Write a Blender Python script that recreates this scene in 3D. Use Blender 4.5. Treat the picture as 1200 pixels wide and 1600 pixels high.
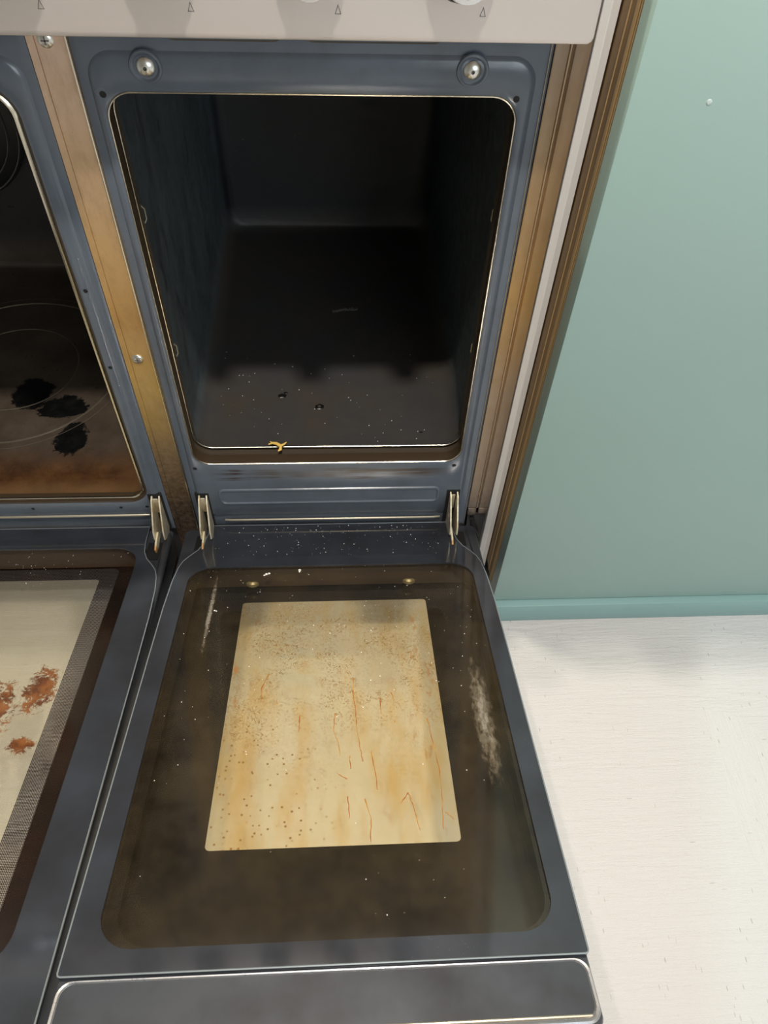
import bpy, bmesh, math, random
from mathutils import Matrix, Vector
random.seed(7)
C = bpy.context.scene
for o in list(bpy.data.objects): bpy.data.objects.remove(o)
COL = C.collection
R = math.radians

# ------------------------------------------------------------------ camera
cam_d = bpy.data.cameras.new('camera'); cam = bpy.data.objects.new('camera', cam_d); COL.objects.link(cam)
_p, _y, _r = R(52.348), R(4.823), R(2.908)
fw = Vector((math.sin(_y)*math.cos(_p), math.cos(_y)*math.cos(_p), -math.sin(_p)))
rt = Vector((math.cos(_y), -math.sin(_y), 0)); up = rt.cross(fw)
rt2 = rt*math.cos(_r)+up*math.sin(_r); up2 = -rt*math.sin(_r)+up*math.cos(_r)
m3 = Matrix((rt2, up2, -fw)).transposed()
cam.matrix_world = Matrix.Translation((0, -.62, .964)) @ m3.to_4x4()
cam_d.sensor_fit = 'VERTICAL'; cam_d.sensor_height = 24; cam_d.sensor_width = 18
cam_d.lens = 24*1200/1600; cam_d.clip_start = .02
C.camera = cam

# ------------------------------------------------------------------ world, lights, exposure
w = bpy.data.worlds.new('world'); C.world = w; w.use_nodes = True
w.node_tree.nodes['Background'].inputs[0].default_value = (.85, .92, 1, 1)
w.node_tree.nodes['Background'].inputs[1].default_value = .6

def area(name, loc, target, sx, sy, power, col):
    l = bpy.data.lights.new(name, 'AREA'); l.shape = 'RECTANGLE'; l.size = sx; l.size_y = sy; l.energy = power; l.color = col
    o = bpy.data.objects.new(name, l); COL.objects.link(o); o.location = loc
    o.rotation_euler = (Vector(target)-Vector(loc)).to_track_quat('-Z', 'Y').to_euler(); return o
area('window_daylight', (1.50, -3.02, 1.45), (1.50, 0, 1.45), 1.7, 1.5, 30, (.86, .94, 1))
sl = bpy.data.lights.new('ceiling_spot', 'SPOT'); sl.energy = 145; sl.color = (1, .935, .86); sl.shadow_soft_size = .05
sl.spot_size = R(110); sl.spot_blend = .5
so = bpy.data.objects.new('ceiling_spot', sl); COL.objects.link(so); so.location = (.07, -.87, 2.55)
for hx, hp in ((-.30, 19), (.12, 36)):
    hl = bpy.data.lights.new('hood_spot', 'SPOT'); hl.energy = hp; hl.color = (1, .90, .74); hl.shadow_soft_size = .015; hl.spot_size = R(130); hl.spot_blend = .5
    ho = bpy.data.objects.new('hood_spot', hl); COL.objects.link(ho); ho.location = (hx, -.004, 1.60)
VS = C.view_settings; VS.view_transform = 'Standard'; VS.look = 'None'; VS.gamma = 1; VS.use_curve_mapping = False
VS.exposure = 0.14

# ------------------------------------------------------------------ helpers
def tag(o, label=None, cat=None, group=None, kind=None):
    for k, v in (('label', label), ('category', cat), ('group', group), ('kind', kind)):
        if v: o[k] = v
    return o
def empty(name, loc, label, cat, group=None):
    o = bpy.data.objects.new(name, None); COL.objects.link(o); o.location = loc; o.empty_display_size = .02
    return tag(o, label, cat, group)
def adopt(o, parent):
    """parent is a top-level empty without rotation: keep the child's coordinates as world coordinates"""
    o.parent = parent
    if parent.type == 'EMPTY':
        o.matrix_parent_inverse = Matrix.Translation(-parent.location)
class MB:
    def __init__(s): s.v = []; s.f = []; s.mi = []
    def add(s, vs, fs, mi=0):
        b = len(s.v); s.v += [tuple(v) for v in vs]
        for f in fs: s.f.append([b+i for i in f]); s.mi.append(mi)
    def box(s, x0, x1, y0, y1, z0, z1, mi=0):
        s.add([(x, y, z) for x in (x0, x1) for y in (y0, y1) for z in (z0, z1)],
              [(0, 1, 3, 2), (4, 6, 7, 5), (0, 4, 5, 1), (2, 3, 7, 6), (0, 2, 6, 4), (1, 5, 7, 3)], mi)
    def loft(s, rings, mis=None, closed=True, cap0=False, cap1=False, mi=0):
        n = len(rings[0]); b = len(s.v)
        for r in rings: s.v += [tuple(p) for p in r]
        for k in range(len(rings)-1):
            m = mis[k] if mis else mi
            for i in range(n if closed else n-1):
                j = (i+1) % n
                s.f.append([b+k*n+i, b+k*n+j, b+(k+1)*n+j, b+(k+1)*n+i]); s.mi.append(m)
        if cap0: s.f.append([b+i for i in range(n)][::-1]); s.mi.append(mis[0] if mis else mi)
        if cap1: s.f.append([b+(len(rings)-1)*n+i for i in range(n)]); s.mi.append(mis[-1] if mis else mi)
    def tube(s, pts, r, closed=False, n=8, mi=0):
        P = [Vector(p) for p in pts]; rings = []
        N = len(P)
        for i in range(N):
            a = P[(i-1) % N] if (closed or i > 0) else P[0]
            c = P[(i+1) % N] if (closed or i < N-1) else P[-1]
            t = (c-a).normalized()
            u = t.orthogonal().normalized() if i == 0 else (u_prev - t*u_prev.dot(t)).normalized()
            u_prev = u; v = t.cross(u)
            rr_ = r[i] if isinstance(r, (list, tuple)) else r
            rings.append([P[i]+(u*math.cos(2*math.pi*k/n)+v*math.sin(2*math.pi*k/n))*rr_ for k in range(n)])
        if closed: rings.append(rings[0])
        s.loft(rings, mi=mi, cap0=not closed, cap1=not closed)
    def lathe(s, prof, cen, axis=(0, -1, 0), n=28, mi=0, mis=None, cap=True):
        ax = Vector(axis).normalized(); u = ax.orthogonal().normalized(); v = ax.cross(u); c = Vector(cen)
        rings = [[c+ax*h+(u*math.cos(2*math.pi*k/n)+v*math.sin(2*math.pi*k/n))*max(r, 1e-5) for k in range(n)] for r, h in prof]
        s.loft(rings, mi=mi, mis=mis, cap1=cap)
    def prism(s, poly, d, mi=0):
        """poly: 3D points, extruded by vector d"""
        n = len(poly); q = [Vector(p) for p in poly]; q2 = [p+Vector(d) for p in q]
        s.add(q+q2, [list(range(n))[::-1], list(range(n, 2*n))]+[(i, (i+1) % n, n+(i+1) % n, n+i) for i in range(n)], mi)
    def build(s, name, mats, parent=None, bevel=0, smooth=True, angle=35, segs=2):
        me = bpy.data.meshes.new(name); me.from_pydata(s.v, [], s.f); me.update()
        for m in (mats if isinstance(mats, (list, tuple)) else [mats]): me.materials.append(m)
        for p, m in zip(me.polygons, s.mi): p.material_index = m
        bm = bmesh.new(); bm.from_mesh(me)
        bmesh.ops.remove_doubles(bm, verts=bm.verts, dist=1e-6)
        bmesh.ops.recalc_face_normals(bm, faces=bm.faces)
        if bevel:
            es = [e for e in bm.edges if len(e.link_faces) == 2 and e.calc_face_angle(0) > R(30)]
            bmesh.ops.bevel(bm, geom=es, offset=bevel, segments=segs, profile=.5, affect='EDGES', clamp_overlap=True)
        for f in bm.faces: f.smooth = smooth
        for e in bm.edges:
            if len(e.link_faces) == 2 and e.calc_face_angle(0) > R(angle): e.smooth = False
        bm.to_mesh(me); bm.free()
        o = bpy.data.objects.new(name, me); COL.objects.link(o)
        if parent: adopt(o, parent)
        return o
def rr(x0, x1, z0, z1, r, n=8):
    """rounded rectangle as (x, z) pairs, r one radius or four (right-top, left-top, left-bottom, right-bottom)"""
    r = r if isinstance(r, (list, tuple)) else [r]*4
    out = []
    for k, (cx, cz, sx, sz) in enumerate(((x1, z1, -1, -1), (x0, z1, 1, -1), (x0, z0, 1, 1), (x1, z0, -1, 1))):
        q = max(r[k], 1e-4)
        for i in range(n+1):
            a = math.pi/2*(k+i/n)
            out.append((cx+sx*q+q*math.cos(a), cz+sz*q+q*math.sin(a)))
    return out
def ringy(pts, y): return [(x, y, z) for x, z in pts]
def plate(outer, holes, name, mats, parent, h=0, skirt=0, hole_skirt=0, mi=0):
    """flat plate in local xy at height h; outer / holes are (x, y) loops"""
    bm = bmesh.new(); edges = []
    loops = []
    for lp in [outer]+holes:
        vs = [bm.verts.new((x, y, h)) for x, y in lp]; loops.append(vs)
        for i in range(len(vs)): edges.append(bm.edges.new((vs[i], vs[(i+1) % len(vs)])))
    bmesh.ops.triangle_fill(bm, edges=edges, use_beauty=True)
    for f in bm.faces:
        if f.normal.z < 0: f.normal_flip()
    for k, vs in enumerate(loops):
        d = skirt if k == 0 else hole_skirt
        if d:
            lo = [bm.verts.new((v.co.x, v.co.y, h-d)) for v in vs]
            for i in range(len(vs)):
                j = (i+1) % len(vs); bm.faces.new((vs[i], vs[j], lo[j], lo[i]))
    if skirt or hole_skirt: bmesh.ops.recalc_face_normals(bm, faces=bm.faces)
    top = [f for f in bm.faces if abs(f.normal.z) > .9]
    if top and top[0].normal.z < 0: bmesh.ops.reverse_faces(bm, faces=bm.faces[:])
    me = bpy.data.meshes.new(name)
    for m in (mats if isinstance(mats, (list, tuple)) else [mats]): me.materials.append(m)
    bm.to_mesh(me); bm.free()
    o = bpy.data.objects.new(name, me); COL.objects.link(o)
    if parent: adopt(o, parent)
    return o

# ------------------------------------------------------------------ material helpers
class NT:
    def __init__(s, name):
        s.m = bpy.data.materials.new(name); s.m.use_nodes = True; s.t = s.m.node_tree; s.n = s.t.nodes; s.l = s.t.links
        s.p = s.n['Principled BSDF']; s.out = s.n['Material Output']
        s.tc = s.n.new('ShaderNodeTexCoord'); s.co = s.tc.outputs['Object']
    def link(s, a, b): s.l.new(a, b)
    def val(s, sock, v):
        if isinstance(v, bpy.types.NodeSocket): s.l.new(v, sock)
        elif isinstance(v, (tuple, list)) and len(v) == 3 and sock.type == 'RGBA': sock.default_value = (*v, 1)
        else: sock.default_value = v
    def map(s, scale=(1, 1, 1), rot=(0, 0, 0), loc=(0, 0, 0), co=None):
        m = s.n.new('ShaderNodeMapping'); m.inputs['Scale'].default_value = scale; m.inputs['Rotation'].default_value = rot
        m.inputs['Location'].default_value = loc; s.link(co or s.co, m.inputs[0]); return m.outputs[0]
    def noise(s, scale, detail=4, rough=.55, co=None, dist=0):
        n = s.n.new('ShaderNodeTexNoise'); n.inputs['Scale'].default_value = scale; n.inputs['Detail'].default_value = detail
        n.inputs['Roughness'].default_value = rough; n.inputs['Distortion'].default_value = dist
        s.link(co or s.co, n.inputs['Vector']); return n.outputs['Fac']
    def voro(s, scale, co=None, feature='F1', rnd=1):
        n = s.n.new('ShaderNodeTexVoronoi'); n.inputs['Scale'].default_value = scale; n.feature = feature
        n.inputs['Randomness'].default_value = rnd
        s.link(co or s.co, n.inputs['Vector']); return n
    def ramp(s, fac, stops, interp='LINEAR'):
        r = s.n.new('ShaderNodeValToRGB'); e = r.color_ramp.elements; r.color_ramp.interpolation = interp
        while len(e) < len(stops): e.new(.5)
        for k, (p, c) in enumerate(stops):
            e[k].position = p; e[k].color = (*c, 1) if isinstance(c, (tuple, list)) else (c, c, c, 1)
        s.link(fac, r.inputs[0]); return r.outputs[0]
    def mix(s, fac, a, b, blend='MIX'):
        m = s.n.new('ShaderNodeMix'); m.data_type = 'RGBA'; m.blend_type = blend
        s.val(m.inputs[0], fac); s.val(m.inputs[6], a); s.val(m.inputs[7], b); return m.outputs[2]
    def math(s, op, a, b=0., c=0., clamp=False):
        m = s.n.new('ShaderNodeMath'); m.operation = op; m.use_clamp = clamp
        s.val(m.inputs[0], a); s.val(m.inputs[1], b); s.val(m.inputs[2], c); return m.outputs[0]
    def sep(s, co=None):
        x = s.n.new('ShaderNodeSeparateXYZ'); s.link(co or s.co, x.inputs[0]); return x.outputs
    def blob(s, cen, rad, co=None, power=1.):
        """1 at the centre of an ellipsoid, 0 outside it (a stain's own place on the object)"""
        inv = [1/r for r in rad]
        mp = s.map(scale=inv, loc=[-c*i for c, i in zip(cen, inv)], co=co)
        ln = s.n.new('ShaderNodeVectorMath'); ln.operation = 'LENGTH'; s.link(mp, ln.inputs[0])
        return s.math('SUBTRACT', 1., ln.outputs['Value'], clamp=True)
    def bump(s, h, strength=.3, dist=.001, normal=None):
        b = s.n.new('ShaderNodeBump'); b.inputs['Strength'].default_value = strength; b.inputs['Distance'].default_value = dist
        s.link(h, b.inputs['Height'])
        if normal: s.link(normal, b.inputs['Normal'])
        s.link(b.outputs[0], s.p.inputs['Normal']); return b.outputs[0]
    def set(s, **k):
        names = dict(col='Base Color', rough='Roughness', metal='Metallic', coat='Coat Weight', coatr='Coat Roughness', spec='Specular IOR Level', aniso='Anisotropic')
        for a, v in k.items(): s.val(s.p.inputs[names[a]], v)
        return s
def simple(name, col, rough=.5, metal=0., **k):
    t = NT(name); t.set(col=col, rough=rough, metal=metal, **k); return t.m

# blue-grey vitreous enamel with grime
def enamel(name, col=(.075, .090, .112), rough=.22, grime=True, streak=None, dirt=.35):
    t = NT(name)
    n1 = t.noise(9, 5); n2 = t.noise(160, 4, .7)
    base = t.mix(t.ramp(n1, [(.35, 0), (.75, 1)]), col, tuple(c*.72 for c in col))
    if grime:
        gr = t.ramp(t.noise(30, 6, .7), [(.5, 0), (.75, 1)])
        base = t.mix(t.math('MULTIPLY', gr, dirt), base, (.06, .045, .028))
    if streak:      # brown baked grease running along x in a band
        z, hw = streak
        xyz = t.sep(); d = t.math('SUBTRACT', xyz[2], z); d = t.math('ABSOLUTE', d)
        band = t.math('SUBTRACT', 1., t.math('DIVIDE', d, hw), clamp=True)
        st = t.noise(1, 6, .65, co=t.map(scale=(10, 60, 330)))
        k = t.ramp(t.math('MULTIPLY', st, t.math('POWER', band, .35)), [(.36, 0), (.46, 1)])
        k = t.math('MULTIPLY', k, t.ramp(t.noise(11, 2), [(.36, .1), (.5, 1)]))
        k = t.math('MULTIPLY', k, t.ramp(t.math('ADD', xyz[0], .5), [(.335, 0), (.37, 1), (.60, 1), (.635, 0)]))
        base = t.mix(t.math('MULTIPLY', k, .9), base, (.035, .02, .01))
    t.set(col=base, rough=t.ramp(t.noise(14, 3), [(.3, rough*.8), (.8, rough*1.5)]), spec=.6)
    t.bump(t.noise(45, 3), .08, .002)
    return t.m
E_FRAME = enamel('enamel_frame', (.112, .134, .165), .2, streak=(.2415, .016), dirt=.22, grime=True)
E_CAV = NT('enamel_cavity')
if True:
    t = E_CAV; n = t.noise(7, 5)
    base = t.mix(t.ramp(n, [(.35, 0), (.7, 1)]), (.012, .015, .017), (.007, .008, .009))
    sp = t.ramp(t.noise(1, 5, .7, co=t.map(scale=(200, 120, 60))), [(.60, 0), (.66, 1)])
    msk = t.math('MAXIMUM', t.blob((-.165, .12, .27), (.05, .12, .06)), t.blob((-.185, .2, .5), (.03, .22, .25)))
    base = t.mix(t.math('MULTIPLY', sp, t.ramp(msk, [(.05, 0), (.4, 1)])), base, (.006, .005, .004))
    br = t.ramp(t.noise(16, 5), [(.40, 0), (.7, 1)])
    fz = t.ramp(t.sep()[2], [(.27, 1), (.30, 0)])
    base = t.mix(t.math('MULTIPLY', fz, .75), base, t.mix(br, (.064, .060, .058), (.078, .064, .050)))
    wx = t.math('MAXIMUM', t.ramp(t.math('ADD', t.sep()[0], .5), [(.317, 1), (.325, 0)]), t.ramp(t.sep()[0], [(.142, 0), (.148, 1)]))  # side walls painted lighter, in place of daylight reaching the left one
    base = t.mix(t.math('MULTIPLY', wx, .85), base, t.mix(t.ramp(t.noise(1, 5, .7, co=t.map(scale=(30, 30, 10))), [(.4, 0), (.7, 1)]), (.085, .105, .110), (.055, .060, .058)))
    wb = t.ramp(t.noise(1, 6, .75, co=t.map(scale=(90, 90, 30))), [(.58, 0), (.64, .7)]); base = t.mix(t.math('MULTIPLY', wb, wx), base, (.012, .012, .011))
    lt = t.ramp(t.voro(90).outputs['Distance'], [(.035, 1), (.05, 0)])
    base = t.mix(t.math('MULTIPLY', lt, t.ramp(t.noise(6, 2), [(.5, 0), (.6, .6)])), base, (.35, .34, .3))
    t.set(col=base, rough=t.ramp(t.noise(60, 4, .7), [(.3, .32), (.8, .6)]), spec=.35)
    t.bump(t.noise(90, 4), .15, .001)
    E_CAV = t.m
E_CAVL = NT('enamel_cavity_left')
if True:
    t = E_CAVL; n = t.noise(9, 6, .65); xyz = t.sep()
    base = t.mix(t.ramp(n, [(.3, 0), (.7, 1)]), (.030, .030, .030), (.018, .015, .012))
    fl = t.ramp(xyz[2], [(.212, 1), (.26, 0)])
    brown = t.mix(t.ramp(t.noise(26, 6, .7), [(.35, 0), (.65, 1)]), (.13, .060, .020), (.05, .020, .008))
    grey = t.mix(t.ramp(t.noise(20, 4), [(.3, 0), (.7, 1)]), (.10, .075, .055), (.05, .036, .025))
    flo = t.mix(t.ramp(xyz[1], [(.05, 0), (.10, 1)]), brown, grey)
    base = t.mix(fl, base, flo)
    # golden worn front edge of the floor and the right wall's brown varnish
    base = t.mix(t.math('MULTIPLY', t.ramp(t.math('MULTIPLY', t.math('SUBTRACT', xyz[1], -.0), 10), [(.0, 1), (.40, 0)]), fl), base, (.22, .125, .055))
    wl = t.math('MULTIPLY', t.ramp(t.math('ADD', xyz[0], .5), [(.195, 0), (.215, 1)]), t.ramp(xyz[1], [(.05, 1), (.12, 0)]))
    base = t.mix(t.math('MULTIPLY', wl, t.ramp(t.noise(24, 5), [(.3, .3), (.7, .9)])), base, (.12, .062, .026))
    # charred spills
    c1 = t.blob((-.440, .200, .20), (.045, .05, .05)); c2 = t.blob((-.368, .112, .20), (.034, .05, .05)); c3 = t.blob((-.392, .172, .20), (.055, .036, .05))
    cc = t.math('MAXIMUM', t.math('MAXIMUM', c1, c2), c3)
    ch = t.ramp(t.math('ADD', t.math('MULTIPLY', cc, .9), t.math('MULTIPLY', t.noise(55, 6, .75), .8)), [(.68, 0), (.72, 1)])
    base = t.mix(ch, base, (.004, .004, .004))
    t.set(col=base, rough=t.ramp(t.noise(70, 4, .7), [(.3, .25), (.8, .6)]))
    t.bump(t.noise(120, 5, .7), .3, .001)
    E_CAVL = t.m
def steel(name, c1, c2, rough=.3, streaks=True, brown=None, grad=None):
    t = NT(name)
    n = t.noise(6, 5, .6)
    base = t.mix(t.ramp(n, [(.3, 0), (.7, 1)]), c1, c2)
    if grad:   # heat tint along height: list of (z fraction of 0..1 m, colour)
        g = t.ramp(t.math('ADD', t.sep()[2], t.math('MULTIPLY', t.math('SUBTRACT', t.noise(12, 3), .5), .10)), grad)
        base = t.mix(t.ramp(t.noise(22, 5), [(.3, .75), (.7, 1)]), base, g)
        base = t.mix(t.ramp(t.noise(1, 6, .75, co=t.map(scale=(60, 60, 22))), [(.45, 0), (.7, .35)]), base, (.30, .17, .07))
    if brown:  # grease near the foot
        z0, z1 = brown
        k = t.ramp(t.sep()[2], [(z0, 1), (z1, 0)])
        k = t.math('MULTIPLY', k, t.ramp(t.noise(150, 6, .8), [(.38, 1), (.60, .35)]))
        base = t.mix(k, base, (.045, .027, .015))
    t.set(col=base, metal=.62, rough=t.ramp(t.noise(60, 4, .7), [(.3, rough*.8), (.8, rough*1.5)]), spec=.5)
    if streaks: t.bump(t.noise(1, 3, .6, co=t.map(scale=(900, 900, 12))), .06, .0005)
    return t.m
S_PANEL = NT('brushed_steel_panel')
if True:
    t = S_PANEL
    t.set(col=(.66, .59, .54), metal=.65, rough=.33, aniso=.4)
    t.bump(t.noise(1, 3, .6, co=t.map(scale=(14, 900, 900))), .05, .0004)
    S_PANEL = t.m
S_POST = steel('stained_steel_post', (.66, .50, .38), (.55, .36, .20), .34, brown=(.17, .36),
               grad=[(.16, (.20, .14, .10)), (.28, (.44, .29, .13)), (.38, (.68, .45, .13)), (.46, (.62, .36, .12)), (.54, (.74, .47, .20)), (.72, (.72, .54, .42))])
S_TRIM = steel('stained_steel_trim', (.50, .38, .28), (.42, .28, .17), .34, brown=(.12, .21),
               grad=[(.16, (.30, .25, .21)), (.36, (.40, .30, .21)), (.50, (.52, .31, .10)), (.62, (.42, .28, .15)), (.72, (.34, .25, .18))])
RIM = simple('worn_bright_rim', (.80, .74, .60), .22, 1.)
CHROME = simple('chrome', (.8, .79, .76), .1, 1.)
SCREW = simple('zinc_screw', (.72, .71, .66), .28, 1.)
BLACK = simple('black_void', (.006, .006, .006), .7)
BLACKP = simple('black_plastic', (.02, .02, .022), .35)
PRINTK = simple('grey_print', (.14, .12, .11), .5)
HINGE = NT('cream_zinc_hinge')
if True:
    t = HINGE
    t.set(col=t.mix(t.ramp(t.noise(90, 4), [(.4, 0), (.7, 1)]), (.82, .76, .60), (.55, .42, .22)), metal=.45, rough=.38); HINGE = t.m
ARM = NT('hinge_arm_zinc_to_rust'); ARM.set(col=ARM.mix(ARM.ramp(ARM.math('ADD', ARM.math('MULTIPLY', ARM.sep()[1], -10), ARM.math('MULTIPLY', ARM.noise(200, 3), .1)), [(.50, 0), (.56, 1)]), (.78, .70, .48), (.50, .27, .09)), rough=.45, metal=.3); ARM = ARM.m
RUST = simple('rusty_arm', (.42, .24, .09), .5, .3)
DARKMETAL = NT('door_body_metal')
if True:
    t = DARKMETAL; t.set(col=t.mix(t.ramp(t.noise(20, 4), [(.4, 0), (.7, 1)]), (.060, .066, .078), (.035, .036, .042)), rough=.3, metal=.3); DARKMETAL = t.m
GREYEND = NT('grey_end_channel')
if True:
    t = GREYEND
    sc = t.ramp(t.noise(40, 6, .8), [(.42, 0), (.62, 1)])
    gd = t.ramp(t.math('MULTIPLY', t.math('POWER', t.blob((-.130, -.588, 0), (.035, .016, .03)), .4), t.noise(190, 6, .85)), [(.44, 0), (.52, .9)])
    t.set(col=t.mix(gd, t.mix(t.math('MULTIPLY', sc, .3), (.27, .275, .29), (.40, .36, .30)), (.85, .62, .28)), rough=t.ramp(t.noise(60, 5, .7), [(.3, .2), (.7, .45)]), metal=.5)
    t.bump(t.noise(200, 4, .7), .1, .0005); GREYEND = t.m

# ---- door glass, with the film of grease on it
def inner_border():
    t = NT('printed_glass_border')
    n = t.noise(12, 5)
    base = t.mix(t.ramp(n, [(.35, 0), (.7, 1)]), (.040, .045, .055), (.026, .027, .031))
    sp = t.math('MULTIPLY', t.ramp(t.voro(320).outputs['Distance'], [(.05, 1), (.09, 0)]), t.ramp(t.noise(7, 2), [(.55, 0), (.66, .4)]))
    base = t.mix(sp, base, (.25, .25, .24))
    t.set(col=base, rough=t.ramp(t.noise(50, 5, .7), [(.3, .05), (.8, .14)]), spec=.55)
    return t.m
G_BORDER = inner_border()
def fres(t, ior=1.5):
    f = t.n.new('ShaderNodeFresnel'); f.inputs[0].default_value = ior; return f.outputs[0]
def inner_clear(name, film=(.34, .25, .13), amt=(.04, .10), scuffs=True, dark=1.):
    """transparent pane with a thin uneven grease film lying on it"""
    t = NT(name)
    t.n.remove(t.p)
    n = t.math('ADD', t.math('MULTIPLY', t.noise(9, 6, .6), .7), t.math('MULTIPLY', t.noise(60, 5, .7), .3))
    a = t.ramp(n, [(.34, amt[0]*.2), (.66, amt[1]*1.15)])
    col = t.mix(t.ramp(t.noise(5, 4), [(.35, 0), (.65, 1)]), film, tuple(c*.5 for c in film))
    if scuffs:
        xyz = t.sep()
        b = t.blob((.133, -.335, 0), (.022, .17, .05))
        st = t.noise(1, 6, .7, co=t.map(scale=(220, 90, 1), rot=(0, 0, .5)))
        k = t.ramp(t.math('MULTIPLY', b, st), [(.24, 0), (.50, .6)])
        b2 = t.blob((-.155, -.17, 0), (.006, .13, .05)); k2 = t.ramp(t.math('MULTIPLY', b2, t.noise(260, 5, .8)), [(.22, 0), (.40, .6)])
        k = t.math('MAXIMUM', k, k2)
        col = t.mix(k, col, (.38, .37, .34)); a = t.math('MAXIMUM', a, k)
        dm = t.ramp(t.math('MULTIPLY', t.voro(120).outputs['Distance'], 1.), [(.028, 1), (.045, 0)])
        dm = t.math('MULTIPLY', dm, t.ramp(t.noise(4, 2), [(.5, 0), (.55, 1)]))
        col = t.mix(dm, col, (.6, .56, .46)); a = t.math('MAXIMUM', a, dm)
    a = t.math('MULTIPLY', a, 1.)
    tr = t.n.new('ShaderNodeBsdfTransparent'); tr.inputs[0].default_value = (.99, .98, .95, 1)
    df = t.n.new('ShaderNodeBsdfDiffuse'); t.link(col, df.inputs[0])
    gl = t.n.new('ShaderNodeBsdfGlossy'); gl.inputs['Roughness'].default_value = .06
    t.link(t.ramp(t.noise(30, 5, .7), [(.3, .04), (.8, .16)]), gl.inputs['Roughness'])
    m1 = t.n.new('ShaderNodeMixShader'); t.link(a, m1.inputs[0]); t.link(tr.outputs[0], m1.inputs[1]); t.link(df.outputs[0], m1.inputs[2])
    m2 = t.n.new('ShaderNodeMixShader'); t.link(fres(t), m2.inputs[0]); t.link(m1.outputs[0], m2.inputs[1]); t.link(gl.outputs[0], m2.inputs[2])
    t.link(m2.outputs[0], t.out.inputs[0]); return t.m
def window_pane(name, mode='yellow'):
    """clear window of the outer pane, tinted by baked-on grease, with scribbles, drips and specks of it"""
    t = NT(name); t.n.remove(t.p)
    big = t.noise(7, 5, .6)
    if mode == 'yellow':
        tint = t.mix(t.ramp(big, [(.35, 0), (.65, 1)]), (1, .955, .78), (.995, .90, .62))
        fl = t.noise(1, 5, .6, co=t.map(scale=(26, 7, 1)))
        tint = t.mix(t.ramp(fl, [(.46, 0), (.66, .9)]), tint, (.90, .62, .24))
        pale = t.blob((-.05, -.20, -.045), (.06, .09, .1)); tint = t.mix(t.math('MULTIPLY', t.ramp(pale, [(.1, 0), (.5, 1)]), t.ramp(t.noise(40, 4), [(.35, .2), (.6, 1)])), tint, (.86, .88, .74))
        # worm-like crazing in the upper two thirds
        wz = t.math('ABSOLUTE', t.math('SUBTRACT', t.noise(150, 2, .5, dist=1.5), .5))
        worm = t.math('MULTIPLY', t.ramp(wz, [(.010, 1), (.035, 0)]), t.ramp(t.math('MULTIPLY', t.math('ADD', t.sep()[1], .5), 2), [(.20, 0), (.45, .9)]))
        worm = t.math('MULTIPLY', worm, t.ramp(t.noise(18, 3), [(.4, .2), (.6, 1)]))
        sc = t.ramp(t.voro(150).outputs['Distance'], [(.14, 1), (.22, 0)])
        sc = t.math('MULTIPLY', sc, t.ramp(t.blob((-.10, -.40, -.045), (.11, .17, .1)), [(.05, 0), (.5, .9)]))
        red = t.ramp(t.noise(1, 6, .7, co=t.map(scale=(70, 26, 1))), [(.56, 0), (.66, .8)])
        edge = t.math('MAXIMUM', t.blob((.088, -.27, -.045), (.03, .19, .1)), t.blob((-.118, -.2, -.045), (.03, .12, .1)))
        red = t.math('MULTIPLY', red, t.ramp(edge, [(.0, .25), (.5, 1)]))
        k = t.math('MAXIMUM', t.math('MAXIMUM', worm, sc), red)
        scol = t.mix(red, (.22, .12, .04), (.42, .16, .03))
    else:
        tint = t.mix(t.ramp(big, [(.4, 0), (.7, 1)]), (.98, .97, .88), (.95, .92, .78))
        b = t.math('MAXIMUM', t.blob((-.338, -.235, -.045), (.032, .06, .1)), t.math('MAXIMUM', t.blob((-.385, -.265, -.045), (.05, .08, .1)), t.blob((-.336, -.310, -.045), (.030, .018, .1))))
        st = t.math('ADD', t.math('MULTIPLY', t.noise(60, 8, .85, dist=1.2), .7), t.math('MULTIPLY', t.noise(230, 5, .8), .3))
        k = t.ramp(t.math('MULTIPLY', st, t.math('POWER', b, .35)), [(.375, 0), (.415, .95)])
        dots = t.ramp(t.voro(130).outputs['Distance'], [(.04, 1), (.08, 0)])
        k = t.math('MAXIMUM', k, t.math('MULTIPLY', dots, t.ramp(t.noise(12, 2), [(.45, 0), (.6, .9)])))
        scol = t.mix(t.ramp(t.noise(60, 4), [(.4, 0), (.6, 1)]), (.11, .028, .008), (.27, .095, .024))
    tr = t.n.new('ShaderNodeBsdfTransparent'); t.link(tint, tr.inputs[0])
    df = t.n.new('ShaderNodeBsdfDiffuse'); t.link(scol, df.inputs[0])
    m1 = t.n.new('ShaderNodeMixShader'); t.link(k, m1.inputs[0]); t.link(tr.outputs[0], m1.inputs[1]); t.link(df.outputs[0], m1.inputs[2])
    haze = t.n.new('ShaderNodeBsdfDiffuse'); HZ = mode == 'yellow'
    haze.inputs[0].default_value = (.86, .70, .40, 1) if mode == 'yellow' else (.82, .78, .62, 1)
    t.link(t.mix(k, t.mix(.5, tint, (.98, .80, .42)) if HZ else (.84, .80, .64), scol), haze.inputs[0])
    mh = t.n.new('ShaderNodeMixShader'); mh.inputs[0].default_value = .30 if mode == 'yellow' else .24
    t.link(m1.outputs[0], mh.inputs[1]); t.link(haze.outputs[0], mh.inputs[2])
    gl = t.n.new('ShaderNodeBsdfGlossy'); gl.inputs['Roughness'].default_value = .05
    m2 = t.n.new('ShaderNodeMixShader'); t.link(fres(t), m2.inputs[0]); t.link(mh.outputs[0], m2.inputs[1]); t.link(gl.outputs[0], m2.inputs[2])
    t.link(m2.outputs[0], t.out.inputs[0]); return t.m
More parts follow.
